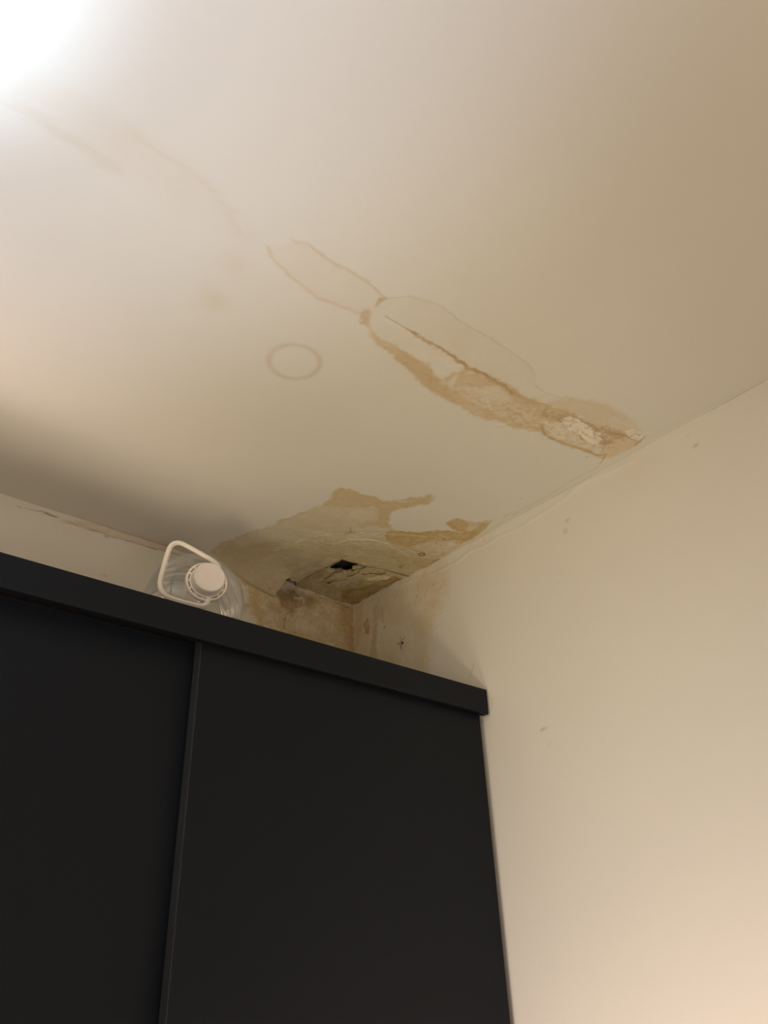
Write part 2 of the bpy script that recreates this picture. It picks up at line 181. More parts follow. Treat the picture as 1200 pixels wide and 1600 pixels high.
CEILING_RELIEF = [
 ([(-0.6553,-0.9202),(-0.5856,-0.9211),(-0.4958,-0.9179),(-0.3801,-0.9203),(-0.2576,-0.9353),(-0.087,-0.9546),(-0.0341,-0.8883),(-0.1622,-0.8631),(-0.2585,-0.8423),(-0.3619,-0.8237),(-0.4568,-0.8275),(-0.5357,-0.8475),(-0.6068,-0.8618),(-0.6628,-0.8875)],0.001,0.009),
 ([(-0.206,-0.92),(-0.1881,-0.9417),(-0.1403,-0.9426),(-0.0877,-0.9267),(-0.0893,-0.9086),(-0.1364,-0.9107),(-0.1697,-0.9089)],-0.0012,0.0012),
 ([(-0.2221,-0.8866),(-0.2057,-0.9229),(-0.1683,-0.9286),(-0.1343,-0.9123),(-0.1489,-0.8817),(-0.179,-0.8774)],-0.0008,0.0012),
 ([(-0.0778,-0.9726),(-0.0689,-0.9876),(-0.0339,-0.9851),(-0.0282,-0.9702),(-0.0471,-0.9638)],0.002,0.0012),
 ([(-0.3539,-0.1414),(-0.3137,-0.2715),(-0.2018,-0.3259),(-0.1288,-0.3253),(-0.0284,-0.3045),(-0.0079,-0.2442),(-0.1254,-0.2133),(-0.2007,-0.208),(-0.207,-0.1248),(-0.2515,-0.046),(-0.3104,-0.0464)],0.0008,0.003),
 ([(-0.2616,-0.2523),(-0.2463,-0.2958),(-0.2018,-0.3259),(-0.1611,-0.3371),(-0.0749,-0.3207),(-0.0061,-0.2547),(-0.1254,-0.2133),(-0.2007,-0.208),(-0.2112,-0.1305)],0.0012,0.0015),
 ([(-0.1952,-0.366),(-0.1428,-0.3984),(-0.0613,-0.4451),(-0.02,-0.4287),(-0.0124,-0.3934),(-0.0349,-0.2996),(-0.1175,-0.3216)],0.001,0.002),
]
CEILING_CRACKS = [
 ([(-0.5877,-0.9234),(-0.512,-0.922),(-0.4596,-0.9162),(-0.3814,-0.9216)],0.0012,0.0018),
 ([(-0.2453,-0.3315),(-0.2232,-0.3523)],0.0015,0.0012),
]
BOARD_MARKS = [
 ('fill',[(-0.2119,0.0425),(-0.2121,-0.0758),(-0.2007,-0.208),(-0.0769,-0.2235),(0.0126,-0.246),(0.0197,-0.1072),(0.0183,0.0235),(-0.0947,0.0296)],(0.72,0.63,0.42),1.0,0.004,0.004),
 ('fill',[(-0.1914,-0.1366),(-0.1422,-0.2006),(-0.0654,-0.2097),(-0.0553,-0.1714),(-0.1219,-0.121),(-0.1529,-0.0647)],(0.86,0.78,0.55),0.7,0.006,0.008),
 ('fill',[(-0.08,-0.162),(-0.0561,-0.1985),(-0.0307,-0.1993),(-0.0482,-0.1627),(-0.072,-0.1494)],(1.14,1.06,0.86),0.8,0.002,0.003),
 ('fill',[(-0.0823,-0.0552),(-0.045,-0.132),(-0.0273,-0.2158),(-0.0013,-0.1982),(-0.0081,-0.0863),(0.0052,0.0067),(-0.0478,0.0046)],(0.62,0.46,0.24),0.75,0.006,0.008),
 ('line',[(-0.1622,-0.0858),(-0.1595,-0.1156),(-0.1163,-0.1757),(-0.1114,-0.2063)],(0.22,0.14,0.07),1,0.006,0.0015),
 ('line',[(-0.1198,-0.1319),(-0.1137,-0.1457),(-0.1122,-0.1652)],(0.3,0.2,0.1),0.95,0.007,0.003),
 ('line',[(-0.0988,-0.1616),(-0.0849,-0.1813),(-0.0647,-0.2011),(-0.0562,-0.2167),(-0.0323,-0.2166),(-0.016,-0.2358),(-0.0135,-0.2581)],(0.2,0.13,0.07),1,0.0066,0.002),
 ('line',[(-0.1114,-0.2063),(-0.0877,-0.2109),(-0.0608,-0.2222)],(0.3,0.2,0.12),0.95,0.005,0.001),
 ('line',[(-0.008,-0.1406),(-0.0068,-0.1656),(-0.0064,-0.1991)],(0.3,0.2,0.1),0.95,0.0055,0.001),
 ('line',[(-0.1444,-0.0758),(-0.1329,-0.094),(-0.1151,-0.1121)],(0.4,0.3,0.16),0.95,0.005,0.001),
 ('spot',[(-0.1408,-0.0738)],(0.12,0.08,0.05),0.95,0.005,0.3),
 ('spot',[(-0.1336,-0.0697)],(1.1,1.0,0.85),0.7,0.0014,0.3),
 ('line',[(-0.0515,-0.0234),(-0.063,-0.0499),(-0.0621,-0.0851),(-0.0445,-0.1179)],(0.42,0.29,0.14),0.6,0.005,0.005),
 ('spot',[(-0.0133,-0.0874)],(0.3,0.2,0.1),0.8,0.003,0.3),
 ('fill',[(-0.1879,-0.1482),(-0.1924,-0.1971),(-0.1516,-0.2022),(-0.1377,-0.1684),(-0.1485,-0.1422),(-0.1694,-0.1399)],(0.35,0.28,0.2),0.75,0.005,0.004),
 ('line',[(-0.1156,0.0097),(-0.0887,-0.0005),(-0.0478,0.0046),(-0.0162,-0.0035),(-0.0056,-0.0272)],(0.35,0.24,0.12),0.8,0.003,0.003),
 ('specks',[(-0.1858,-0.0957),(-0.1291,-0.184),(-0.0273,-0.2158),(-0.0107,-0.0336),(-0.1301,-0.0191)],(0.45,0.32,0.16),0.55,40,0.002),
]
BOARD_RELIEF = [
 ([(-0.1622,-0.0858),(-0.1595,-0.1156),(-0.1163,-0.1757),(-0.1114,-0.2063),(-0.0608,-0.2222),(-0.0172,-0.2372),(-0.008,-0.1406),(0.0,0.0),(-0.1115,0.0066),(-0.1932,-0.02)],0.003,0.001),
 ([(-0.0988,-0.1616),(-0.0647,-0.2011),(-0.0323,-0.2166),(-0.0079,-0.2442),(-0.0064,-0.1991),(-0.008,-0.1406),(-0.0585,-0.1217)],0.0025,0.001),
]
RIGHT_WALL_MARKS = [
 ('fill',[(-0.0001,0.0156),(-0.1311,0.0042),(-0.2598,-0.0058),(-0.3559,-0.0125),(-0.3753,-0.056),(-0.3459,-0.1313),(-0.3004,-0.1828),(-0.2832,-0.2919),(0.0015,-0.2078)],(0.88,0.79,0.6),0.62,0.03,0.02),
 ('fill',[(-0.0,0.0058),(-0.0484,-0.0025),(-0.0362,-0.0647),(-0.0187,-0.1238),(0.001,-0.1358)],(0.78,0.66,0.47),0.55,0.012,0.008),
 ('fill',[(-0.0838,-0.0329),(-0.1081,-0.0399),(-0.1013,-0.0875),(-0.0942,-0.1485),(-0.1036,-0.1869),(-0.0616,-0.1737),(-0.0792,-0.1074),(-0.0858,-0.0636)],(0.78,0.68,0.52),0.7,0.004,0.004),
 ('fill',[(-0.1134,-0.0401),(-0.1241,-0.0421),(-0.1281,-0.0787),(-0.1223,-0.0949),(-0.1121,-0.0822)],(0.8,0.7,0.54),0.6,0.003,0.003),
 ('fill',[(-0.0417,-0.0666),(-0.0586,-0.0538),(-0.0689,-0.0855),(-0.0631,-0.1019),(-0.0496,-0.0936)],(0.62,0.47,0.28),0.75,0.004,0.004),
 ('line',[(-0.261,-0.0644),(-0.2555,-0.0749),(-0.2499,-0.0853)],(0.66,0.53,0.36),0.7,0.004,0.003),
 ('line',[(-0.2774,-0.0743),(-0.2694,-0.0854)],(0.75,0.62,0.44),0.6,0.003,0.003),
 ('line',[(-0.3022,-0.0642),(-0.2922,-0.0693),(-0.2891,-0.0787)],(0.72,0.6,0.43),0.65,0.004,0.003),
 ('line',[(-0.3314,-0.0544),(-0.3167,-0.061)],(0.76,0.64,0.48),0.6,0.0035,0.003),
 ('line',[(-0.2305,-0.0798),(-0.2149,-0.092),(-0.209,-0.1077)],(0.82,0.7,0.52),0.6,0.003,0.003),
 ('line',[(-0.2655,-0.0337),(-0.2646,-0.0478)],(0.6,0.5,0.36),0.6,0.0015,0.001),
 ('line',[(-0.1925,-0.1372),(-0.1919,-0.1977)],(0.85,0.74,0.58),0.5,0.0015,0.002),
 ('line',[(-0.4614,-0.0023),(-0.4506,-0.0206),(-0.4004,-0.0311),(-0.353,-0.047)],(0.85,0.76,0.62),0.55,0.0025,0.004),
 ('line',[(-0.4705,0.0008),(-0.5072,0.0002),(-0.5453,0.0004)],(0.85,0.77,0.65),0.55,0.003,0.003),
 ('line',[(-0.5068,-0.0031),(-0.5032,-0.0156)],(0.85,0.77,0.65),0.55,0.0015,0.001),
 ('spot',[(-0.1298,-0.1066)],(0.25,0.17,0.1),0.9,0.0022,0.2),
 ('spot',[(-0.1231,-0.1474)],(0.5,0.38,0.25),0.8,0.0015,0.2),
 ('line',[(-0.4396,-0.3019),(-0.4294,-0.3201),(-0.4198,-0.3338)],(0.72,0.62,0.48),0.7,0.0016,0.001),
 ('line',[(-0.7489,-0.069),(-0.7487,-0.0754)],(0.6,0.5,0.4),0.8,0.0018,0.001),
 ('spot',[(-0.7376,-0.099)],(0.7,0.62,0.52),0.6,0.0022,0.2),
 ('line',[(-0.7423,-0.0868),(-0.7387,-0.0979)],(0.8,0.7,0.6),0.6,0.002,0.001),
 ('spot',[(-0.6972,-0.2027)],(0.55,0.45,0.35),0.8,0.0022,0.2),
 ('spot',[(-0.6115,-0.494)],(0.45,0.38,0.32),0.8,0.0025,0.3),
 ('spot',[(-0.62,-0.4935)],(0.8,0.72,0.62),0.5,0.002,0.3),
 ('spot',[(-0.6198,-0.5269)],(0.9,0.84,0.76),0.5,0.003,0.3),
 ('line',[(-1.0702,-0.0537),(-1.0714,-0.0604),(-1.0757,-0.0658)],(0.62,0.55,0.47),0.7,0.0018,0.001),
 ('line',[(-1.0601,-0.025),(-1.0644,-0.0367)],(0.85,0.8,0.73),0.5,0.002,0.001),
 ('fill',[(-0.8929,0.0384),(-0.9582,0.0243),(-0.9391,0.0092),(-0.8991,0.0118),(-0.8761,0.0212)],(0.93,0.82,0.68),0.6,0.006,0.004),
 ('spot',[(-0.9436,-0.8574)],(1.1,1.08,1.0),0.8,0.002,0.2),
 ('line',[(-0.4759,-0.3854),(-0.4817,-0.4013),(-0.48,-0.4151)],(0.85,0.75,0.62),0.6,0.003,0.002),
 ('line',[(-0.4462,-0.4389),(-0.4551,-0.4298),(-0.4732,-0.4233)],(0.8,0.66,0.5),0.5,0.003,0.002),
 ('specks',[(-0.1324,0.042),(-0.3783,-0.0218),(-0.3607,-0.2197),(-0.1247,-0.1761)],(0.6,0.48,0.34),0.5,14,0.0013),
 ('specks',[(-0.5577,-0.2856),(-1.0236,-0.3177),(-0.9513,-0.8402),(-0.5522,-0.9038)],(0.75,0.68,0.6),0.5,14,0.0015),
 ('specks',[(-0.489,-0.7907),(-0.8214,-0.6174),(-0.9289,-0.9264),(-0.5381,-0.9932)],(1.08,1.08,1.05),0.5,10,0.0018),
]
BACK_WALL_MARKS = [
 ('line',[(-0.92,-0.0184),(-0.862,-0.0133),(-0.8507,-0.0124),(-0.8401,-0.0152)],(0.6,0.5,0.4),0.6,0.002,0.003),
 ('line',[(-0.8623,-0.0117),(-0.8545,-0.0155),(-0.8403,-0.0144)],(0.35,0.26,0.2),0.8,0.0024,0.002),
 ('line',[(-0.8088,-0.0189),(-0.7913,-0.0176),(-0.7657,-0.0186),(-0.7388,-0.0159),(-0.7212,-0.0199),(-0.6682,-0.0171),(-0.5986,-0.0144),(-0.502,-0.0108)],(0.6,0.5,0.4),0.75,0.002,0.003),
 ('line',[(-0.7657,-0.0186),(-0.7461,-0.0176),(-0.734,-0.0168)],(0.3,0.2,0.15),0.85,0.0026,0.002),
 ('line',[(-0.7234,-0.0156),(-0.7205,-0.0247)],(0.3,0.2,0.15),0.8,0.0024,0.001),
 ('line',[(-0.6763,-0.0164),(-0.6571,-0.0167)],(0.3,0.2,0.15),0.7,0.0022,0.001),
 ('line',[(-0.61,-0.0164),(-0.5951,-0.0158)],(0.3,0.2,0.15),0.7,0.0022,0.001),
 ('fill',[(-0.8212,-0.015),(-0.7345,0.006),(-0.6712,0.0042),(-0.6058,0.0024),(-0.5691,0.0042),(-0.5673,-0.011),(-0.6682,-0.0171),(-0.746,-0.0184),(-0.8202,-0.0213)],(0.9,0.8,0.7),0.7,0.004,0.003),
 ('fill',[(-0.3564,-0.0135),(-0.2598,-0.0119),(-0.1163,0.0018),(0.0,0.0059),(-0.001,-0.1906),(-0.1123,-0.1979),(-0.2709,-0.1663),(-0.3306,-0.1127),(-0.3629,-0.0515)],(0.82,0.71,0.5),0.95,0.02,0.02),
 ('fill',[(-0.0402,-0.0054),(0.0,0.0059),(-0.0007,-0.1362),(-0.0225,-0.1231),(-0.0444,-0.0542)],(0.68,0.52,0.3),0.7,0.01,0.008),
 ('fill',[(-0.2627,-0.0312),(-0.2201,-0.0039),(-0.1583,-0.0065),(-0.1224,-0.0113),(-0.1364,-0.0453),(-0.1815,-0.0541),(-0.2069,-0.0792),(-0.241,-0.0705)],(0.5,0.4,0.27),0.7,0.012,0.012),
 ('fill',[(-0.2506,-0.0368),(-0.2097,-0.0102),(-0.1787,-0.0161),(-0.1943,-0.0392),(-0.228,-0.0524)],(0.36,0.3,0.21),0.6,0.006,0.008),
 ('line',[(-0.1967,-0.0288),(-0.1784,-0.0254),(-0.1678,-0.0336),(-0.1735,-0.0482)],(1.2,1.1,0.95),0.5,0.003,0.003),
 ('line',[(-0.2086,-0.0359),(-0.2072,-0.0703),(-0.2207,-0.083),(-0.2259,-0.0987),(-0.2267,-0.1238)],(0.45,0.36,0.24),0.75,0.0025,0.003),
 ('line',[(-0.1784,-0.0272),(-0.1717,-0.0403),(-0.1916,-0.0569)],(0.35,0.28,0.2),0.7,0.0025,0.003),
 ('fill',[(-0.28,-0.0723),(-0.2576,-0.0534),(-0.2367,-0.0783),(-0.2554,-0.096)],(0.72,0.6,0.42),0.6,0.008,0.008),
 ('line',[(-0.1161,-0.0057),(-0.084,-0.0004),(-0.0512,-0.0046),(-0.018,-0.0069)],(0.42,0.3,0.16),0.7,0.004,0.003),
 ('specks',[(-0.2574,-0.057),(-0.0291,-0.0119),(-0.029,-0.1063),(-0.2145,-0.1348)],(0.4,0.3,0.2),0.6,22,0.0016),
 ('line',[(-0.5873,-0.0124),(-0.5021,-0.0091),(-0.4125,-0.0092),(-0.3184,-0.0111),(-0.2593,-0.021)],(0.8,0.68,0.52),0.6,0.006,0.004),
 ('spot',[(-0.7101,-0.1217)],(0.8,0.68,0.55),0.6,0.003,0.2),
]

# ------------------------------------------------------------------ numeric helpers
rng = np.random.RandomState(7)
PERM = rng.rand(256, 256)

def vnoise(x, y):
    xi = np.floor(x).astype(int); yi = np.floor(y).astype(int)
    fx = x - xi; fy = y - yi
    fx = fx * fx * (3 - 2 * fx); fy = fy * fy * (3 - 2 * fy)
    a = PERM[xi & 255, yi & 255]; b = PERM[(xi + 1) & 255, yi & 255]
    c = PERM[xi & 255, (yi + 1) & 255]; d = PERM[(xi + 1) & 255, (yi + 1) & 255]
    return (a * (1 - fx) + b * fx) * (1 - fy) + (c * (1 - fx) + d * fx) * fy

def fbm(x, y, scale, octaves=4):
    s = np.zeros_like(x); amp = 0.5; tot = 0
    for k in range(octaves):
        s += amp * (vnoise(x * scale + 17.3 * k, y * scale + 5.1 * k) - 0.5)
        tot += amp; amp *= 0.55; scale *= 2.03
    return s / tot * 2            # about -1 .. 1

def seg_dist(x, y, pts, closed):
    n = len(pts); best = np.full(x.shape, 1e9)
    for i in range(n if closed else n - 1):
        ax, ay = pts[i]; bx, by = pts[(i + 1) % n]
        dx, dy = bx - ax, by - ay
        t = np.clip(((x - ax) * dx + (y - ay) * dy) / (dx * dx + dy * dy + 1e-12), 0, 1)
        best = np.minimum(best, (x - ax - t * dx) ** 2 + (y - ay - t * dy) ** 2)
    return np.sqrt(best)

def inside(x, y, pts):
    r = np.zeros(x.shape, bool); n = len(pts)
    for i in range(n):
        ax, ay = pts[i]; bx, by = pts[(i + 1) % n]
        if ay == by: continue
        c = ((ay > y) != (by > y)) & (x < (bx - ax) * (y - ay) / (by - ay) + ax)
        r ^= c
    return r

def sdf(x, y, pts):
    d = seg_dist(x, y, pts, True)
    return np.where(inside(x, y, pts), -d, d)

def smooth(t):
    t = np.clip(t, 0, 1)
    return t * t * (3 - 2 * t)

def paint(x, y, marks, base):
    """stain colour of a plastered surface at plane coordinates x, y (flat arrays)"""
    base = np.array(base)
    col = np.tile(base, (x.size, 1))
    thin = 1.6
    rr = random.Random(3)
    for k, m in enumerate(marks):
        kind, pts, alpha = m[0], m[1], m[3]
        mult = np.power(np.array(m[2]), 1.3 if min(m[2]) < 0.86 else 1.0)
        a = np.array(pts)
        pad = 0.06
        sel = np.where((x > a[:, 0].min() - pad) & (x < a[:, 0].max() + pad) &
                       (y > a[:, 1].min() - pad) & (y < a[:, 1].max() + pad))[0]
        if sel.size == 0: continue
        X, Y = x[sel], y[sel]
        if kind == 'fill':
            soft, warp = m[4], m[5]
            nz = fbm(X + k * 1.7, Y, 40, 4); nz2 = fbm(X, Y + k * 2.3, 140, 5)
            d = sdf(X, Y, pts) + warp * 1.4 * nz + min(warp, .006) * 1.3 * nz2
            mask = smooth(0.5 - d / (2 * soft))
            mask *= np.clip(0.80 + 0.50 * fbm(X, Y + k, 38, 3) + 0.42 * fbm(X + k, Y, 170, 3), 0, 1)
            # tide mark: the stain is a little stronger along its drying edge
            mask *= 1 + 0.30 * np.exp(-((d + soft * 0.8) / (soft * 1.2 + .0012)) ** 2)
            mask = np.clip(mask, 0, 1.15)
        elif kind == 'line':
            width, jit = m[4], m[5]
            wx = X + jit * fbm(X + k, Y, 70, 4); wy = Y + jit * fbm(X, Y + k + 9, 70, 4)
            d = seg_dist(wx, wy, pts, False)
            w = (width * thin if width < 0.0031 else width) * (0.75 + 0.6 * fbm(X, Y + 3 * k, 90, 3))
            mask = np.exp(-(d / np.maximum(w * 0.62, 2e-4)) ** 2)
            mask *= np.clip(0.9 + 0.5 * fbm(X + 5, Y + k, 40, 3), 0, 1)
        elif kind == 'ring':
            r, w = m[4], m[5]
            cx, cy = pts[0]
            d = np.abs(np.hypot(X - cx, Y - cy) - r)
            mask = np.exp(-(d / w) ** 2) * np.clip(0.85 + 0.4 * fbm(X, Y, 30, 3), 0, 1)
        elif kind == 'spot':
            r = m[4]; cx, cy = pts[0]
            d = np.hypot(X - cx, Y - cy) * (1 + 0.5 * fbm(X, Y, 0.6 / r, 2))
            mask = np.exp(-(d / r) ** 2)
        elif kind == 'specks':
            n, r = m[4], m[5]
            mask = np.zeros(X.shape)
            lo, hi = a.min(0), a.max(0)
            made = 0
            while made < n:
                cx = rr.uniform(lo[0], hi[0]); cy = rr.uniform(lo[1], hi[1])
                if not inside(np.array([cx]), np.array([cy]), pts)[0]: 
                    if rr.random() > 0.02: continue
                made += 1
                s = r * rr.uniform(0.5, 1.4); e = rr.uniform(0.5, 1.6)
                near = (np.abs(X - cx) < 3 * r) & (np.abs(Y - cy) < 3 * r)
                mask[near] = np.maximum(mask[near], np.exp(-(((X[near] - cx) / s / e) ** 2 + ((Y[near] - cy) / s * e) ** 2)))
        mk = (mask * alpha)[:, None]
        col[sel] = col[sel] * (1 - mk) + base * np.array(mult) * mk
    return np.clip(col, 0.004, 0.97)

def relief(x, y, lifts, cracks):
    z = np.zeros(x.size)
    for k, (pts, h, soft) in enumerate(lifts):
        a = np.array(pts)
        sel = np.where((x > a[:, 0].min() - .03) & (x < a[:, 0].max() + .03) & (y > a[:, 1].min() - .03) & (y < a[:, 1].max() + .03))[0]
        X, Y = x[sel], y[sel]
        d = sdf(X, Y, pts) + 0.004 * fbm(X + k, Y, 50, 4)
        z[sel] -= h * smooth(0.5 - d / (2 * soft)) * (0.8 + 0.5 * fbm(X, Y, 35, 4))
    for k, (pts, h, w) in enumerate(cracks):
        d = seg_dist(x + 0.002 * fbm(x, y, 80, 3), y + 0.002 * fbm(y, x, 80, 3), pts, False)
        z += h * np.exp(-(d / w) ** 2)
    return z

def axis(stops):
    """stops: [(coordinate, step to the next one), ...] -> graded grid coordinates"""
    out = []
    for (a, s), (b, _) in zip(stops[:-1], stops[1:]):
        n = max(1, int(round((b - a) / s)))
        out += list(a + (b - a) * np.arange(n) / n)
    return np.array(out + [stops[-1][0]])

# ------------------------------------------------------------------ object helpers
def link(o, parent=None):
    COL.objects.link(o)
    if parent is not None: o.parent = parent
    return o

def mesh_np(name, co, faces, mat, parent=None, col=None, shade=True):
    me = bpy.data.meshes.new(name)
    nf = len(faces)
    me.vertices.add(len(co)); me.loops.add(nf * 4); me.polygons.add(nf)
    me.vertices.foreach_set('co', np.asarray(co, dtype=np.float32).ravel())
    me.loops.foreach_set('vertex_index', np.asarray(faces, dtype=np.int32).ravel())
    me.polygons.foreach_set('loop_start', np.arange(0, nf * 4, 4, dtype=np.int32))
    me.polygons.foreach_set('use_smooth', np.full(nf, shade, dtype=bool))
    me.update(calc_edges=True)
    if col is not None:
        at = me.color_attributes.new('stain', 'FLOAT_COLOR', 'POINT')
        c4 = np.ones((len(co), 4), dtype=np.float32); c4[:, :3] = col
        at.data.foreach_set('color', c4.ravel())
    me.materials.append(mat)
    me.validate()
    return link(bpy.data.objects.new(name, me), parent)

def bm_obj(name, bm, mat, parent=None, smooth_angle=None, bevel=0, segs=2):
    me = bpy.data.meshes.new(name)
    bmesh.ops.recalc_face_normals(bm, faces=bm.faces)
    bm.to_mesh(me); bm.free()
    me.materials.append(mat)
    o = link(bpy.data.objects.new(name, me), parent)
    if smooth_angle:
        me.polygons.foreach_set('use_smooth', [True] * len(me.polygons))
        me.set_sharp_from_angle(angle=math.radians(smooth_angle))
    if bevel:
        md = o.modifiers.new('bevel', 'BEVEL'); md.width = bevel; md.segments = segs
        md.limit_method = 'ANGLE'; md.harden_normals = False
    return o

def box(bm, x0, x1, y0, y1, z0, z1):
    v = [bm.verts.new(p) for p in ((x0, y0, z0), (x1, y0, z0), (x1, y1, z0), (x0, y1, z0),
                                   (x0, y0, z1), (x1, y0, z1), (x1, y1, z1), (x0, y1, z1))]
    for f in ((0, 3, 2, 1), (4, 5, 6, 7), (0, 1, 5, 4), (1, 2, 6, 5), (2, 3, 7, 6), (3, 0, 4, 7)):
        bm.faces.new([v[i] for i in f])
    return v

def lathe(bm, prof, seg=64, close=False):
    """prof: (radius, z) pairs around the z axis"""
    rings = []
    for r, z in prof:
        if r < 1e-6: rings.append([bm.verts.new((0, 0, z))]); continue
        rings.append([bm.verts.new((r * math.cos(2 * math.pi * i / seg), r * math.sin(2 * math.pi * i / seg), z)) for i in range(seg)])
    pairs = list(zip(rings[:-1], rings[1:]))
    if close: pairs.append((rings[-1], rings[0]))
    for a, b in pairs:
        for i in range(seg):
            j = (i + 1) % seg
            if len(a) == 1 and len(b) == 1: continue
            if len(a) == 1: bm.faces.new((a[0], b[i], b[j]))
            elif len(b) == 1: bm.faces.new((a[i], b[0], a[j]))
            else: bm.faces.new((a[i], b[i], b[j], a[j]))

def sweep(bm, pts, rx, rz, seg=12, up=Vector((0, 1, 0)), taper=None):
    """elliptic tube through 3-D points; rx across the path, rz along 'up'"""
    rings = []
    n = len(pts)
    for i, p in enumerate(pts):
        t = (Vector(pts[min(i + 1, n - 1)]) - Vector(pts[max(i - 1, 0)])).normalized()
        s = t.cross(up).normalized(); u = s.cross(t).normalized()
        k = taper[i] if taper else 1.0
        rings.append([bm.verts.new(Vector(p) + s * rx * k * math.cos(2 * math.pi * j / seg) + u * rz * k * math.sin(2 * math.pi * j / seg)) for j in range(seg)])
    for a, b in zip(rings[:-1], rings[1:]):
        for j in range(seg):
            bm.faces.new((a[j], a[(j + 1) % seg], b[(j + 1) % seg], b[j]))
    bm.faces.new(rings[0][::-1]); bm.faces.new(rings[-1])

def chaikin(pts, n=2):
    for _ in range(n):
        q = [pts[0]]
        for a, b in zip(pts[:-1], pts[1:]):
            q += [tuple(.75 * i + .25 * j for i, j in zip(a, b)), tuple(.25 * i + .75 * j for i, j in zip(a, b))]
        pts = q + [pts[-1]]
    return pts

# ------------------------------------------------------------------ materials
def new_mat(name):
    m = bpy.data.materials.new(name); m.use_nodes = True
    nt = m.node_tree
    return m, nt, nt.nodes['Principled BSDF']

def plaster_material(name, base, attr=True, bump=0.06):
    m, nt, b = new_mat(name)
    tc = nt.nodes.new('ShaderNodeTexCoord')
    n1 = nt.nodes.new('ShaderNodeTexNoise'); n1.inputs['Scale'].default_value = 3.0; n1.inputs['Detail'].default_value = 4
    n2 = nt.nodes.new('ShaderNodeTexNoise'); n2.inputs['Scale'].default_value = 260.0; n2.inputs['Detail'].default_value = 3
    nt.links.new(tc.outputs['Object'], n1.inputs['Vector']); nt.links.new(tc.outputs['Object'], n2.inputs['Vector'])
    ramp = nt.nodes.new('ShaderNodeMapRange')
    ramp.inputs['To Min'].default_value = 0.975; ramp.inputs['To Max'].default_value = 1.02
    nt.links.new(n1.outputs['Fac'], ramp.inputs['Value'])
    mx = nt.nodes.new('ShaderNodeVectorMath'); mx.operation = 'SCALE'
    if attr:
        at = nt.nodes.new('ShaderNodeAttribute'); at.attribute_name = 'stain'
        nt.links.new(at.outputs['Color'], mx.inputs[0])
    else:
        mx.inputs[0].default_value = base
    nt.links.new(ramp.outputs['Result'], mx.inputs['Scale'])
    nt.links.new(mx.outputs['Vector'], b.inputs['Base Color'])
    b.inputs['Roughness'].default_value = 0.75
    b.inputs['Specular IOR Level'].default_value = 0.25
    bp = nt.nodes.new('ShaderNodeBump'); bp.inputs['Strength'].default_value = bump; bp.inputs['Distance'].default_value = 0.002
    nt.links.new(n2.outputs['Fac'], bp.inputs['Height'])
    nt.links.new(bp.outputs['Normal'], b.inputs['Normal'])
    return m

def plain_material(name, col, rough=0.5, spec=0.5, noise=0.0, scale=40, bump=0.0, sss=0.0):
    m, nt, b = new_mat(name)
    b.inputs['Roughness'].default_value = rough
    b.inputs['Specular IOR Level'].default_value = spec
    tc = nt.nodes.new('ShaderNodeTexCoord')
    n = nt.nodes.new('ShaderNodeTexNoise'); n.inputs['Scale'].default_value = scale; n.inputs['Detail'].default_value = 4
    nt.links.new(tc.outputs['Object'], n.inputs['Vector'])
    mr = nt.nodes.new('ShaderNodeMapRange'); mr.inputs['To Min'].default_value = 1 - noise; mr.inputs['To Max'].default_value = 1 + noise
    nt.links.new(n.outputs['Fac'], mr.inputs['Value'])
    v = nt.nodes.new('ShaderNodeVectorMath'); v.operation = 'SCALE'; v.inputs[0].default_value = col
    nt.links.new(mr.outputs['Result'], v.inputs['Scale']); nt.links.new(v.outputs['Vector'], b.inputs['Base Color'])
    if bump:
        bp = nt.nodes.new('ShaderNodeBump'); bp.inputs['Strength'].default_value = bump; bp.inputs['Distance'].default_value = 0.001
        nt.links.new(n.outputs['Fac'], bp.inputs['Height']); nt.links.new(bp.outputs['Normal'], b.inputs['Normal'])
    if sss:
        b.inputs['Subsurface Weight'].default_value = sss; b.inputs['Subsurface Radius'].default_value = (.01, .008, .006)
    return m

CEIL_BASE = (0.84, 0.81, 0.73)
WALL_BASE = (0.83, 0.80, 0.735)
M_CEIL = plaster_material('ceiling_paint', CEIL_BASE)
M_WALL = plaster_material('wall_paint', WALL_BASE)
M_WALL_PLAIN = plaster_material('wall_paint_clean', WALL_BASE, attr=False)
M_FLOOR = plain_material('floor_laminate', (0.48, 0.38, 0.28), 0.4, noise=0.15, scale=6)
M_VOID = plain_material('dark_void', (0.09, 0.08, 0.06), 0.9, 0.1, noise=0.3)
M_DOOR = plain_material('dark_blue_grey_lacquer', (0.0050, 0.0076, 0.0130), 0.48, 0.20, noise=0.04, scale=4)
M_EDGE = plain_material('door_edge_highlight', (0.030, 0.034, 0.042), 0.40, 0.5, noise=0.04, scale=8)  # lighter than the door, to paint the highlight on its edge
M_CARCASS = plain_material('dark_carcass', (0.004, 0.004, 0.005), 0.7, 0.15, noise=0.05)
M_WHITE = plain_material('white_plastic', (0.82, 0.76, 0.68), 0.38, 0.5, noise=0.02, sss=0.0)
M_CAP = plain_material('frosted_cap_plastic', (0.70, 0.64, 0.60), 0.42, 0.45, noise=0.03, scale=90, bump=0.05)
M_INSECT = plain_material('insect_brown', (0.035, 0.02, 0.012), 0.5, 0.4, noise=0.2)

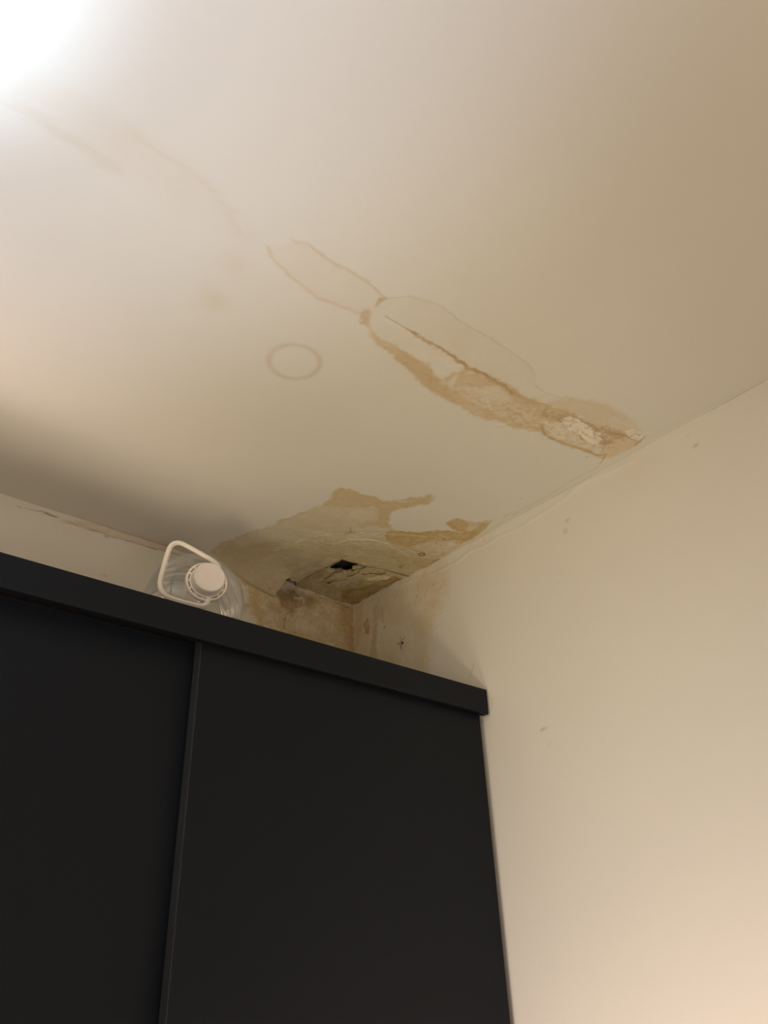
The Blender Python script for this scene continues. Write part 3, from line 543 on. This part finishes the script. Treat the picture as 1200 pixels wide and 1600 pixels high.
def pet_material():
    m = bpy.data.materials.new('clear_bottle_plastic'); m.use_nodes = True
    nt = m.node_tree; nt.nodes.clear()
    out = nt.nodes.new('ShaderNodeOutputMaterial')
    tr = nt.nodes.new('ShaderNodeBsdfTransparent'); tr.inputs[0].default_value = (0.93, 0.94, 0.94, 1)
    gl = nt.nodes.new('ShaderNodeBsdfGlossy'); gl.inputs['Roughness'].default_value = 0.08; gl.inputs[0].default_value = (1, 1, 1, 1)
    df = nt.nodes.new('ShaderNodeBsdfDiffuse'); df.inputs[0].default_value = (0.60, 0.60, 0.61, 1)
    lw = nt.nodes.new('ShaderNodeLayerWeight'); lw.inputs['Blend'].default_value = 0.45
    tc = nt.nodes.new('ShaderNodeTexCoord')
    n = nt.nodes.new('ShaderNodeTexNoise'); n.inputs['Scale'].default_value = 9; n.inputs['Detail'].default_value = 2
    nt.links.new(tc.outputs['Object'], n.inputs['Vector'])
    bp = nt.nodes.new('ShaderNodeBump'); bp.inputs['Strength'].default_value = 0.35; bp.inputs['Distance'].default_value = 0.01
    nt.links.new(n.outputs['Fac'], bp.inputs['Height'])
    nt.links.new(bp.outputs['Normal'], gl.inputs['Normal']); nt.links.new(bp.outputs['Normal'], lw.inputs['Normal'])
    mr = nt.nodes.new('ShaderNodeMapRange'); mr.inputs['From Max'].default_value = 1.0
    mr.inputs['To Min'].default_value = 0.05; mr.inputs['To Max'].default_value = 0.36
    nt.links.new(lw.outputs['Facing'], mr.inputs['Value'])
    m1 = nt.nodes.new('ShaderNodeMixShader'); nt.links.new(mr.outputs['Result'], m1.inputs[0])
    nt.links.new(tr.outputs[0], m1.inputs[1]); nt.links.new(df.outputs[0], m1.inputs[2])
    mr2 = nt.nodes.new('ShaderNodeMapRange'); mr2.inputs['To Min'].default_value = 0.03; mr2.inputs['To Max'].default_value = 0.5
    nt.links.new(lw.outputs['Fresnel'], mr2.inputs['Value'])
    m2 = nt.nodes.new('ShaderNodeMixShader'); nt.links.new(mr2.outputs['Result'], m2.inputs[0])
    nt.links.new(m1.outputs[0], m2.inputs[1]); nt.links.new(gl.outputs[0], m2.inputs[2])
    nt.links.new(m2.outputs[0], out.inputs[0])
    return m
M_PET = pet_material()

def structure(o):
    o['kind'] = 'structure'
    return o

# ------------------------------------------------------------------ ceiling
XL, YF = -2.9, -3.2            # far walls of the room
NOTCH = [(-0.2095, 0.06), (-0.1935, -0.1995), (0.06, -0.2262), (0.06, 0.06)]
TORN = [(-0.262, 0.06), (-0.262, 0.0), (-0.263, -0.006), (-0.2665, -0.022), (-0.2640, -0.035), (-0.2655, -0.060), (-0.2600, -0.064),
        (-0.2530, -0.060), (-0.2450, -0.052), (-0.2290, -0.049), (-0.2200, -0.038), (-0.2095, -0.020), (-0.2, 0.0), (-0.2, 0.06)]

def sag(x, y):
    """how far the loose plaster edge hangs along the back wall"""
    e = np.interp(x, [-0.47, -0.43, -0.40, -0.36, -0.333, -0.30, -0.265, -0.24, -0.21, -0.19], [0, .004, .013, .024, .034, .041, .046, .028, .004, 0])
    t = np.clip((y + 0.135) / 0.125, 0, 1)
    return e * t ** 1.7

def build_grid(xs, ys):
    X, Y = np.meshgrid(xs, ys)
    nx, ny = len(xs), len(ys)
    i = np.arange(nx * ny).reshape(ny, nx)
    f = np.stack([i[:-1, :-1], i[:-1, 1:], i[1:, 1:], i[1:, :-1]], -1).reshape(-1, 4)
    return X.ravel().copy(), Y.ravel().copy(), f

def snap(x, y, pts, closed, reach):
    """move grid points that lie near an outline onto it, so that cut edges run straight"""
    n = len(pts)
    for i in range(n if closed else n - 1):
        ax, ay = pts[i]; bx, by = pts[(i + 1) % n]
        dx, dy = bx - ax, by - ay
        t = np.clip(((x - ax) * dx + (y - ay) * dy) / (dx * dx + dy * dy), 0, 1)
        px, py = ax + t * dx, ay + t * dy
        m = np.hypot(px - x, py - y) < reach
        x[m] = px[m]; y[m] = py[m]

def cut_rim(co, faces, col, lift):
    """adds side faces along the open border so a cut sheet shows its thickness"""
    e = np.concatenate([faces[:, [0, 1]], faces[:, [1, 2]], faces[:, [2, 3]], faces[:, [3, 0]]])
    key = np.sort(e, 1)
    kk = key[:, 0].astype(np.int64) * (len(co) + 1) + key[:, 1]
    u, idx, cnt = np.unique(kk, return_index=True, return_counts=True)
    b = e[idx[cnt == 1]]
    vs = np.unique(b)
    mp = np.full(len(co), -1); mp[vs] = len(co) + np.arange(len(vs))
    up = co[vs].copy(); up[:, 2] += lift
    co2 = np.concatenate([co, up])
    q = np.stack([b[:, 1], b[:, 0], mp[b[:, 0]], mp[b[:, 1]]], -1)
    return co2, np.concatenate([faces, q]), np.concatenate([col, col[vs] * 0.8])

xs = axis([(XL, .2), (-1.6, .02), (-0.96, .004), (-0.72, .0018), (-0.42, .0013), (-0.003, .003), (0.0, 1)])
ys = axis([(YF, .2), (-1.8, .02), (-1.14, .004), (-1.03, .0018), (-0.42, .0013), (-0.001, .001), (0.0, 1)])
gx, gy, gf = build_grid(xs, ys)
core = (gx < -0.004) & (gy < -0.004)
sx, sy = gx[core], gy[core]
snap(sx, sy, NOTCH, True, 0.0011); snap(sx, sy, TORN, False, 0.0011)
gx[core] = sx; gy[core] = sy
ccol = paint(gx, gy, CEILING_MARKS, CEIL_BASE)
gz = relief(gx, gy, CEILING_RELIEF, CEILING_CRACKS)
near = (gx > -1.2) & (gy > -1.3)
gz[near] += 0.0007 * fbm(gx[near], gy[near], 9, 3)
rough = smooth(1 - sdf(gx, gy, CEILING_RELIEF[4][0]) / 0.08)
gz -= rough * (0.0020 * fbm(gx, gy, 26, 5) + 0.0007 * fbm(gx, gy, 150, 3))
stain_a = smooth(1 - sdf(gx, gy, CEILING_RELIEF[0][0]) / 0.01) * (gx > -0.5)
gz -= stain_a * (0.0010 * fbm(gx, gy, 60, 5) + 0.0005 * fbm(gx, gy, 230, 2))
gz -= sag(gx, gy)
fcx = gx[gf].mean(1); fcy = gy[gf].mean(1)
keep = ~(inside(fcx, fcy, NOTCH) | inside(fcx, fcy, TORN))
co = np.stack([gx, gy, gz + H], -1)
co2, f2, c2 = cut_rim(co, gf[keep][:, ::-1], ccol, 0.004)
ceiling = structure(mesh_np('ceiling', co2, f2, M_CEIL, col=c2))

# older plaster layer seen where the paint sheet has torn away from the wall
ux, uy, uf = build_grid(axis([(-0.50, .003), (-0.185, 1)]), axis([(-0.14, .003), (0.02, 1)]))
uz = 0.011 + 0.002 * fbm(ux, uy, 40, 4)
ucol = paint(ux, uy, [('fill', [(-.5, -.14), (-.18, -.14), (-.18, .02), (-.5, .02)], (.50, .40, .25), 1.0, .002, .001),
                      ('fill', [(-.27, -.03), (-.23, -.05), (-.20, -.03), (-.20, .02), (-.27, .02)], (.45, .37, .25), .8, .01, .01)], CEIL_BASE)
ok = ~(inside(ux[uf].mean(1) - 0.012, uy[uf].mean(1), NOTCH) & (uy[uf].mean(1) < 0.03))
old_plaster = mesh_np('old_plaster_layer', np.stack([ux, uy, uz + H], -1), uf[ok][:, ::-1], M_CEIL, ceiling, ucol)

# dark cavity over the cut-out corner
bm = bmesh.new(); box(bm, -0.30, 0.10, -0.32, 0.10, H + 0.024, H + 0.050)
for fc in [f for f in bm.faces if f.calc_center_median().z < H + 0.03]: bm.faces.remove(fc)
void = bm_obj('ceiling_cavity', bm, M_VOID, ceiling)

# loose square of plasterboard let into the corner, its inner corner broken off
bx, by, bf = build_grid(axis([(-0.215, .0016), (0.0, 1)]), axis([(-0.235, .0016), (0.002, 1)]))
INNER = [(-0.2060, 0.05), (-0.1895, -0.1925), (0.05, -0.2200), (0.05, 0.05)]
BROKEN = [(-.230, -.118), (-.1985, -.120), (-.190, -.116), (-.183, -.127), (-.170, -.119), (-.156, -.124), (-.148, -.134), (-.134, -.138), (-.128, -.152),
          (-.132, -.165), (-.120, -.178), (-.116, -.195), (-.124, -.203), (-.13, -.25), (-.23, -.25)]
snap(bx, by, INNER, True, 0.001); snap(bx, by, BROKEN, False, 0.001)
bcol = paint(bx, by, BOARD_MARKS, CEIL_BASE)
d_hole = np.hypot(bx + 0.19, by + 0.19)
bz = 0.0050 + 0.012 * smooth(1 - d_hole / 0.13) + relief(bx, by, BOARD_RELIEF, []) - 0.0025 * fbm(bx, by, 40, 5) - 0.0010 * fbm(bx, by * 0.35, 190, 3)
fx_, fy_ = bx[bf].mean(1), by[bf].mean(1)
ok = inside(fx_, fy_, INNER) & ~inside(fx_, fy_, BROKEN)
c0, f0, cc0 = cut_rim(np.stack([bx, by, bz + H], -1), bf[ok][:, ::-1], bcol, 0.009)
board = mesh_np('plaster_patch', c0, f0, M_CEIL, None, cc0)
board['label'] = 'cracked brown-stained square plaster patch in the ceiling corner with a broken-off dark corner'
board['category'] = 'plaster patch'

# rusty screw heads pressed into the stained plaster
def screw(x, y, r):
    bm = bmesh.new()
    lathe(bm, [(0, 0), (r * .5, -.0002), (r * .95, -.0006), (r, -.0002), (r, .003)], 20)
    for v in bm.verts: v.co += Vector((x, y, H - 0.002))
    return bm

# ------------------------------------------------------------------ walls, floor
def lean(z):
    d = np.maximum(0, (H - 0.36) - z)
    return 0.0278 * d * smooth(d / 0.1 + 0.2)

wy, wz, wf = build_grid(axis([(YF, .2), (-1.4, .01), (-0.60, .004), (-0.46, .0018), (0.0, 1)]),
                        axis([(0, .2), (H - 1.3, .01), (H - 0.75, .005), (H - 0.26, .0016), (H + 0.020, 1)]))
wcol = paint(wy, wz - H, RIGHT_WALL_MARKS, WALL_BASE)
nearj = smooth(1 - (H - wz) / 0.03)
nearw = smooth(1 - (H - wz) / 0.5) * (wy > -1.6)
wx = 0.0004 * nearw * fbm(wy, wz, 10, 3) - nearj * (0.0010 + 0.0022 * fbm(wy, wz * 0.3, 14, 4)) + lean(wz)
wx -= 0.0015 * np.exp(-((wz - H + 0.02 + 0.02 * fbm(wy, wy, 5, 2)) / 0.004) ** 2) * (wy < -0.2) * (wy > -0.95)
wall_right = structure(mesh_np('wall_right', np.stack([wx, wy, wz], -1), wf[:, ::-1], M_WALL, col=wcol))

vx, vz, vf = build_grid(axis([(XL, .2), (-1.5, .01), (-0.60, .0022), (0.002, 1)]), axis([(0, .2), (H - 0.5, .01), (H - 0.22, .0022), (H + 0.012, 1)]))
vcol = paint(vx, vz - H, BACK_WALL_MARKS, WALL_BASE)
vy = 0.0012 * fbm(vx, vz, 14, 5) * (vx > -1.5) * (vz > H - .5)
wall_back = structure(mesh_np('wall_back', np.stack([vx, vy, vz], -1), vf, M_WALL, col=vcol))

bm = bmesh.new(); box(bm, XL - .1, XL, YF, 0, 0, H); structure(bm_obj('wall_left', bm, M_WALL_PLAIN))
bm = bmesh.new(); box(bm, XL, .1, YF - .1, YF, 0, H); structure(bm_obj('wall_front', bm, M_WALL_PLAIN))
bm = bmesh.new(); box(bm, XL, .1, YF, .05, -.1, 0); structure(bm_obj('floor', bm, M_FLOOR))

# ------------------------------------------------------------------ wardrobe
def empty(name, loc, label, cat):
    o = link(bpy.data.objects.new(name, None)); o.location = loc
    o.empty_display_size = .05
    o['label'] = label; o['category'] = cat
    return o

WX = -0.86
wardrobe = empty('wardrobe', (WX, -0.24, 0), 'tall dark blue-grey sliding-door wardrobe standing in the corner against the right wall', 'wardrobe')
def wpart(name, bm, mat, parent=None, bevel=0.0015, **k):
    off = Vector((-WX, 0.24, 0))
    for v in bm.verts: v.co += off
    o = bm_obj(name, bm, mat, parent or wardrobe, bevel=bevel, **k)
    return o
TOP = H - 0.3755
FR = -0.475
LEFT = -1.80
bm = bmesh.new(); box(bm, LEFT, -0.005, FR + .008, -0.03, TOP - .018, TOP - .0012); wpart('top_panel', bm, M_CARCASS)
bm = bmesh.new()
v = box(bm, LEFT, -0.005, FR, FR + .008, TOP - .0555, TOP)
wpart('fascia', bm, M_DOOR, bevel=0.0012)
bm = bmesh.new(); box(bm, LEFT, -0.0055, FR + .0082, FR + .0165, TOP - .0550, TOP - .019); wpart('fascia_shaded_underside', bm, M_CARCASS, bevel=0)  # dark box that puts the shade under the fascia into its colour
bm = bmesh.new(); box(bm, LEFT, LEFT + .018, FR + .02, -.03, 0, TOP - .02); wpart('side_panel', bm, M_CARCASS)
bm = bmesh.new(); box(bm, -0.040, -0.022, -.395, -.03, 0, TOP - .02); wpart('side_panel', bm, M_CARCASS)
bm = bmesh.new(); box(bm, LEFT + .018, -.040, -.040, -.032, 0.06, TOP - .02); wpart('back_panel', bm, M_CARCASS)
bm = bmesh.new(); box(bm, LEFT + .018, -.040, -.44, -.04, 0.0, 0.06); wpart('plinth', bm, M_CARCASS)
bm = bmesh.new(); box(bm, LEFT + .018, -.040, -.43, -.40, TOP - .05, TOP - .021); wpart('sliding_track', bm, M_CARCASS)
def door(x0, x1t, x1b, y0, y1, ztop, zbot):
    bm = bmesh.new()
    vv = box(bm, x0, x1t, y0, y1, zbot, ztop)
    for i in (1, 2): vv[i].co.x = x1b
    return bm
DTOP = TOP - .040
bm = door(-0.6895, -0.0145, 0.0400, -0.4565, -0.4330, DTOP, 0.05)
dr = wpart('sliding_door', bm, M_DOOR, bevel=0.0018, segs=3)
bm = bmesh.new(); box(bm, -0.6905, -0.6893, -0.4555, -0.4335, 0.052, DTOP - .001)
wpart('edge_highlight', bm, M_EDGE, dr, bevel=0.0004)  # thin lighter strip added as the bright highlight along the door's side
bm = door(-1.36, -0.66, -0.66, -0.4285, -0.4080, DTOP, 0.05)
wpart('sliding_door', bm, M_DOOR, bevel=0.0015)

# ------------------------------------------------------------------ bottle lying on the wardrobe
NX, NY, NZ = -0.6615, -0.3972, H -0.2795            # centre of the collar
AX = NX
bottle = empty('water_bottle', (AX, -0.22, TOP), 'large clear plastic water bottle with white cap and handle lying on top of the wardrobe', 'bottle')
R = NZ - TOP
BODY = Matrix.Translation((0, 0.22, 0)) 
def bpart(name, bm, mat, parent=None, xf=None, **k):
    """geometry modelled along +z (cap towards +z at 0), turned so the cap faces the room"""
    base = Matrix.Translation((0, NY + 0.22, NZ - TOP)) @ Matrix.Rotation(math.radians(-15.0), 4, 'Z') @ Matrix.Rotation(math.radians(90), 4, 'X')
    bmesh.ops.transform(bm, matrix=base, verts=bm.verts)
    return bm_obj(name, bm, mat, parent or bottle, **k)
# body: neck at z = -0.012, shoulder, ribbed barrel, domed base
prof = [(.0255, .000), (.0255, -.016), (.030, -.022)]
for i in range(1, 15):
    a = i / 14 * math.pi / 2
    prof.append((.030 + (R - .030) * math.sin(a) ** 0.9, -.024 - .066 * (1 - math.cos(a)) ** 1.0))
z = -.095
while z > -.195:
    prof.append((R - .0012 * (0.5 - 0.5 * math.cos((z + .095) / .034 * 2 * math.pi)), z)); z -= .0028
prof += [(R - .002, -.201), (R - .010, -.213), (R - .024, -.220), (R - .045, -.217), (.03, -.207), (0, -.203)]
bm = bmesh.new(); lathe(bm, prof, 96)
body = bpart('body', bm, M_PET, smooth_angle=60)
# neck support ring with the wide slotted collar that carries the handle
RO = 0.0398
bm = bmesh.new()
lathe(bm, [(RO - .0052, -.0005), (RO - .0042, .0022), (RO - .0012, .0026), (RO, .001), (RO, -.0045), (RO - .0015, -.006), (RO - .0052, -.006)], 72, close=True)
collar = bpart('collar', bm, M_WHITE, smooth_angle=50)
bm = bmesh.new()
lathe(bm, [(.0262, -.0042), (RO - .004, -.0042), (RO - .004, -.0056), (.0262, -.0056)], 72, close=True)
bpart('collar_web', bm, M_CAP, collar, smooth_angle=40)
bm = bmesh.new()
for k in range(14):
    a = 2 * math.pi * k / 14 + .1
    vs = box(bm, .0322, RO - .004, -.0020, .0020, -.005, .0016)
    bmesh.ops.rotate(bm, verts=vs, cent=(0, 0, 0), matrix=Matrix.Rotation(a, 3, 'Z'))
bpart('collar_teeth', bm, M_WHITE, collar)
# cap: knurled skirt, tamper band, slightly domed top
bm = bmesh.new()
cp = [(.0, .0240), (.010, .0240), (.020, .0236), (.0262, .0232), (.0274, .0238), (.0286, .0234), (.0294, .0218), (.0300, .0185), (.0305, .009), (.0306, .0050), (.0312, .0046), (.0316, .0036), (.0316, .0006), (.0306, .0000), (.0262, .0000)]
lathe(bm, cp, 120)
for v in bm.verts:
    r = math.hypot(v.co.x, v.co.y)
    if r > .028 and .0055 < v.co.z < .0185:
        a = math.atan2(v.co.y, v.co.x); k = 1 - .012 * (0.5 + 0.5 * math.cos(a * 60))
        v.co.x *= k; v.co.y *= k
cap = bpart('cap', bm, M_CAP, smooth_angle=45)
bm = bmesh.new()
lathe(bm, [(.0316, .0040), (.0328, .0036), (.0330, .0008), (.0316, .0002)], 72, close=True)
bpart('tamper_band', bm, M_WHITE, cap, smooth_angle=40)
# handle loop, flat strap swung out to the left
HANDLE_LINE = [(0.021,-0.0062,0.0327),(0.0156,-0.0047,0.0412),(0.0055,-0.002,0.0473),(-0.0205,0.005,0.0584),(-0.0451,0.0116,0.0684),(-0.056,0.0145,0.0715),(-0.0651,0.0169,0.0688),(-0.0713,0.0186,0.0613),(-0.0747,0.0195,0.0496),(-0.0798,0.0209,0.0109),(-0.0828,0.0217,-0.0133),(-0.0811,0.0212,-0.0286),(-0.072,0.0188,-0.041),(-0.0568,0.0147,-0.0466),(-0.0281,0.007,-0.0503),(-0.0062,0.0011,-0.0516),(0.0027,-0.0012,-0.0474),(0.0054,-0.002,-0.0384),(0.0049,-0.0018,-0.032)]
hl = [(p[0], p[1] + NY + 0.22, p[2] + NZ - TOP) for p in HANDLE_LINE]
hp = chaikin(hl, 2)
bm = bmesh.new(); sweep(bm, hp, .0050, .0036, 12)
handle = bm_obj('handle', bm, M_WHITE, bottle, smooth_angle=60)
bm = bmesh.new(); sweep(bm, [(p[0], p[1] - .0034, p[2]) for p in hp[6:-8]], .0022, .0014, 8)
bm_obj('handle_rib', bm, M_WHITE, handle, smooth_angle=60)

# ------------------------------------------------------------------ dead insect on the right wall
bug = empty('dead_insect', (0, -0.198, H - 0.172), 'tiny dead long-legged insect stuck on the right wall above the wardrobe', 'insect')
bm = bmesh.new()
sweep(bm, [(-.0012, .0035, .0015), (-.0016, .001, .0002), (-.0016, -.0015, -.0012), (-.0016, -.0035, -.0026), (-.0012, -.006, -.0042)], .0016, .0013, 10, up=Vector((1, 0, 0)), taper=[.3, 1, .7, 1.1, .3])
bm_obj('body', bm, M_INSECT, bug, smooth_angle=60)
for p in ([(-.001, .001, 0), (-.004, .010, .002), (-.0008, .021, .0045)], [(-.001, .001, 0), (-.003, .008, -.001), (-.0008, .018, -.0005)],
          [(-.001, .0, 0), (-.004, .005, .008), (-.0008, .006, .018)], [(-.001, -.002, -.001), (-.004, -.006, .006), (-.0008, -.013, .010)],
          [(-.001, -.001, -.002), (-.003, .003, -.010), (-.0008, .002, -.020)], [(-.001, -.001, -.002), (-.003, .005, -.007), (-.0008, .008, -.015)]):
    bm = bmesh.new(); sweep(bm, chaikin(p, 2), .00032, .00032, 6, up=Vector((1, 0, .01)))
    bm_obj('leg', bm, M_INSECT, bug, smooth_angle=60)
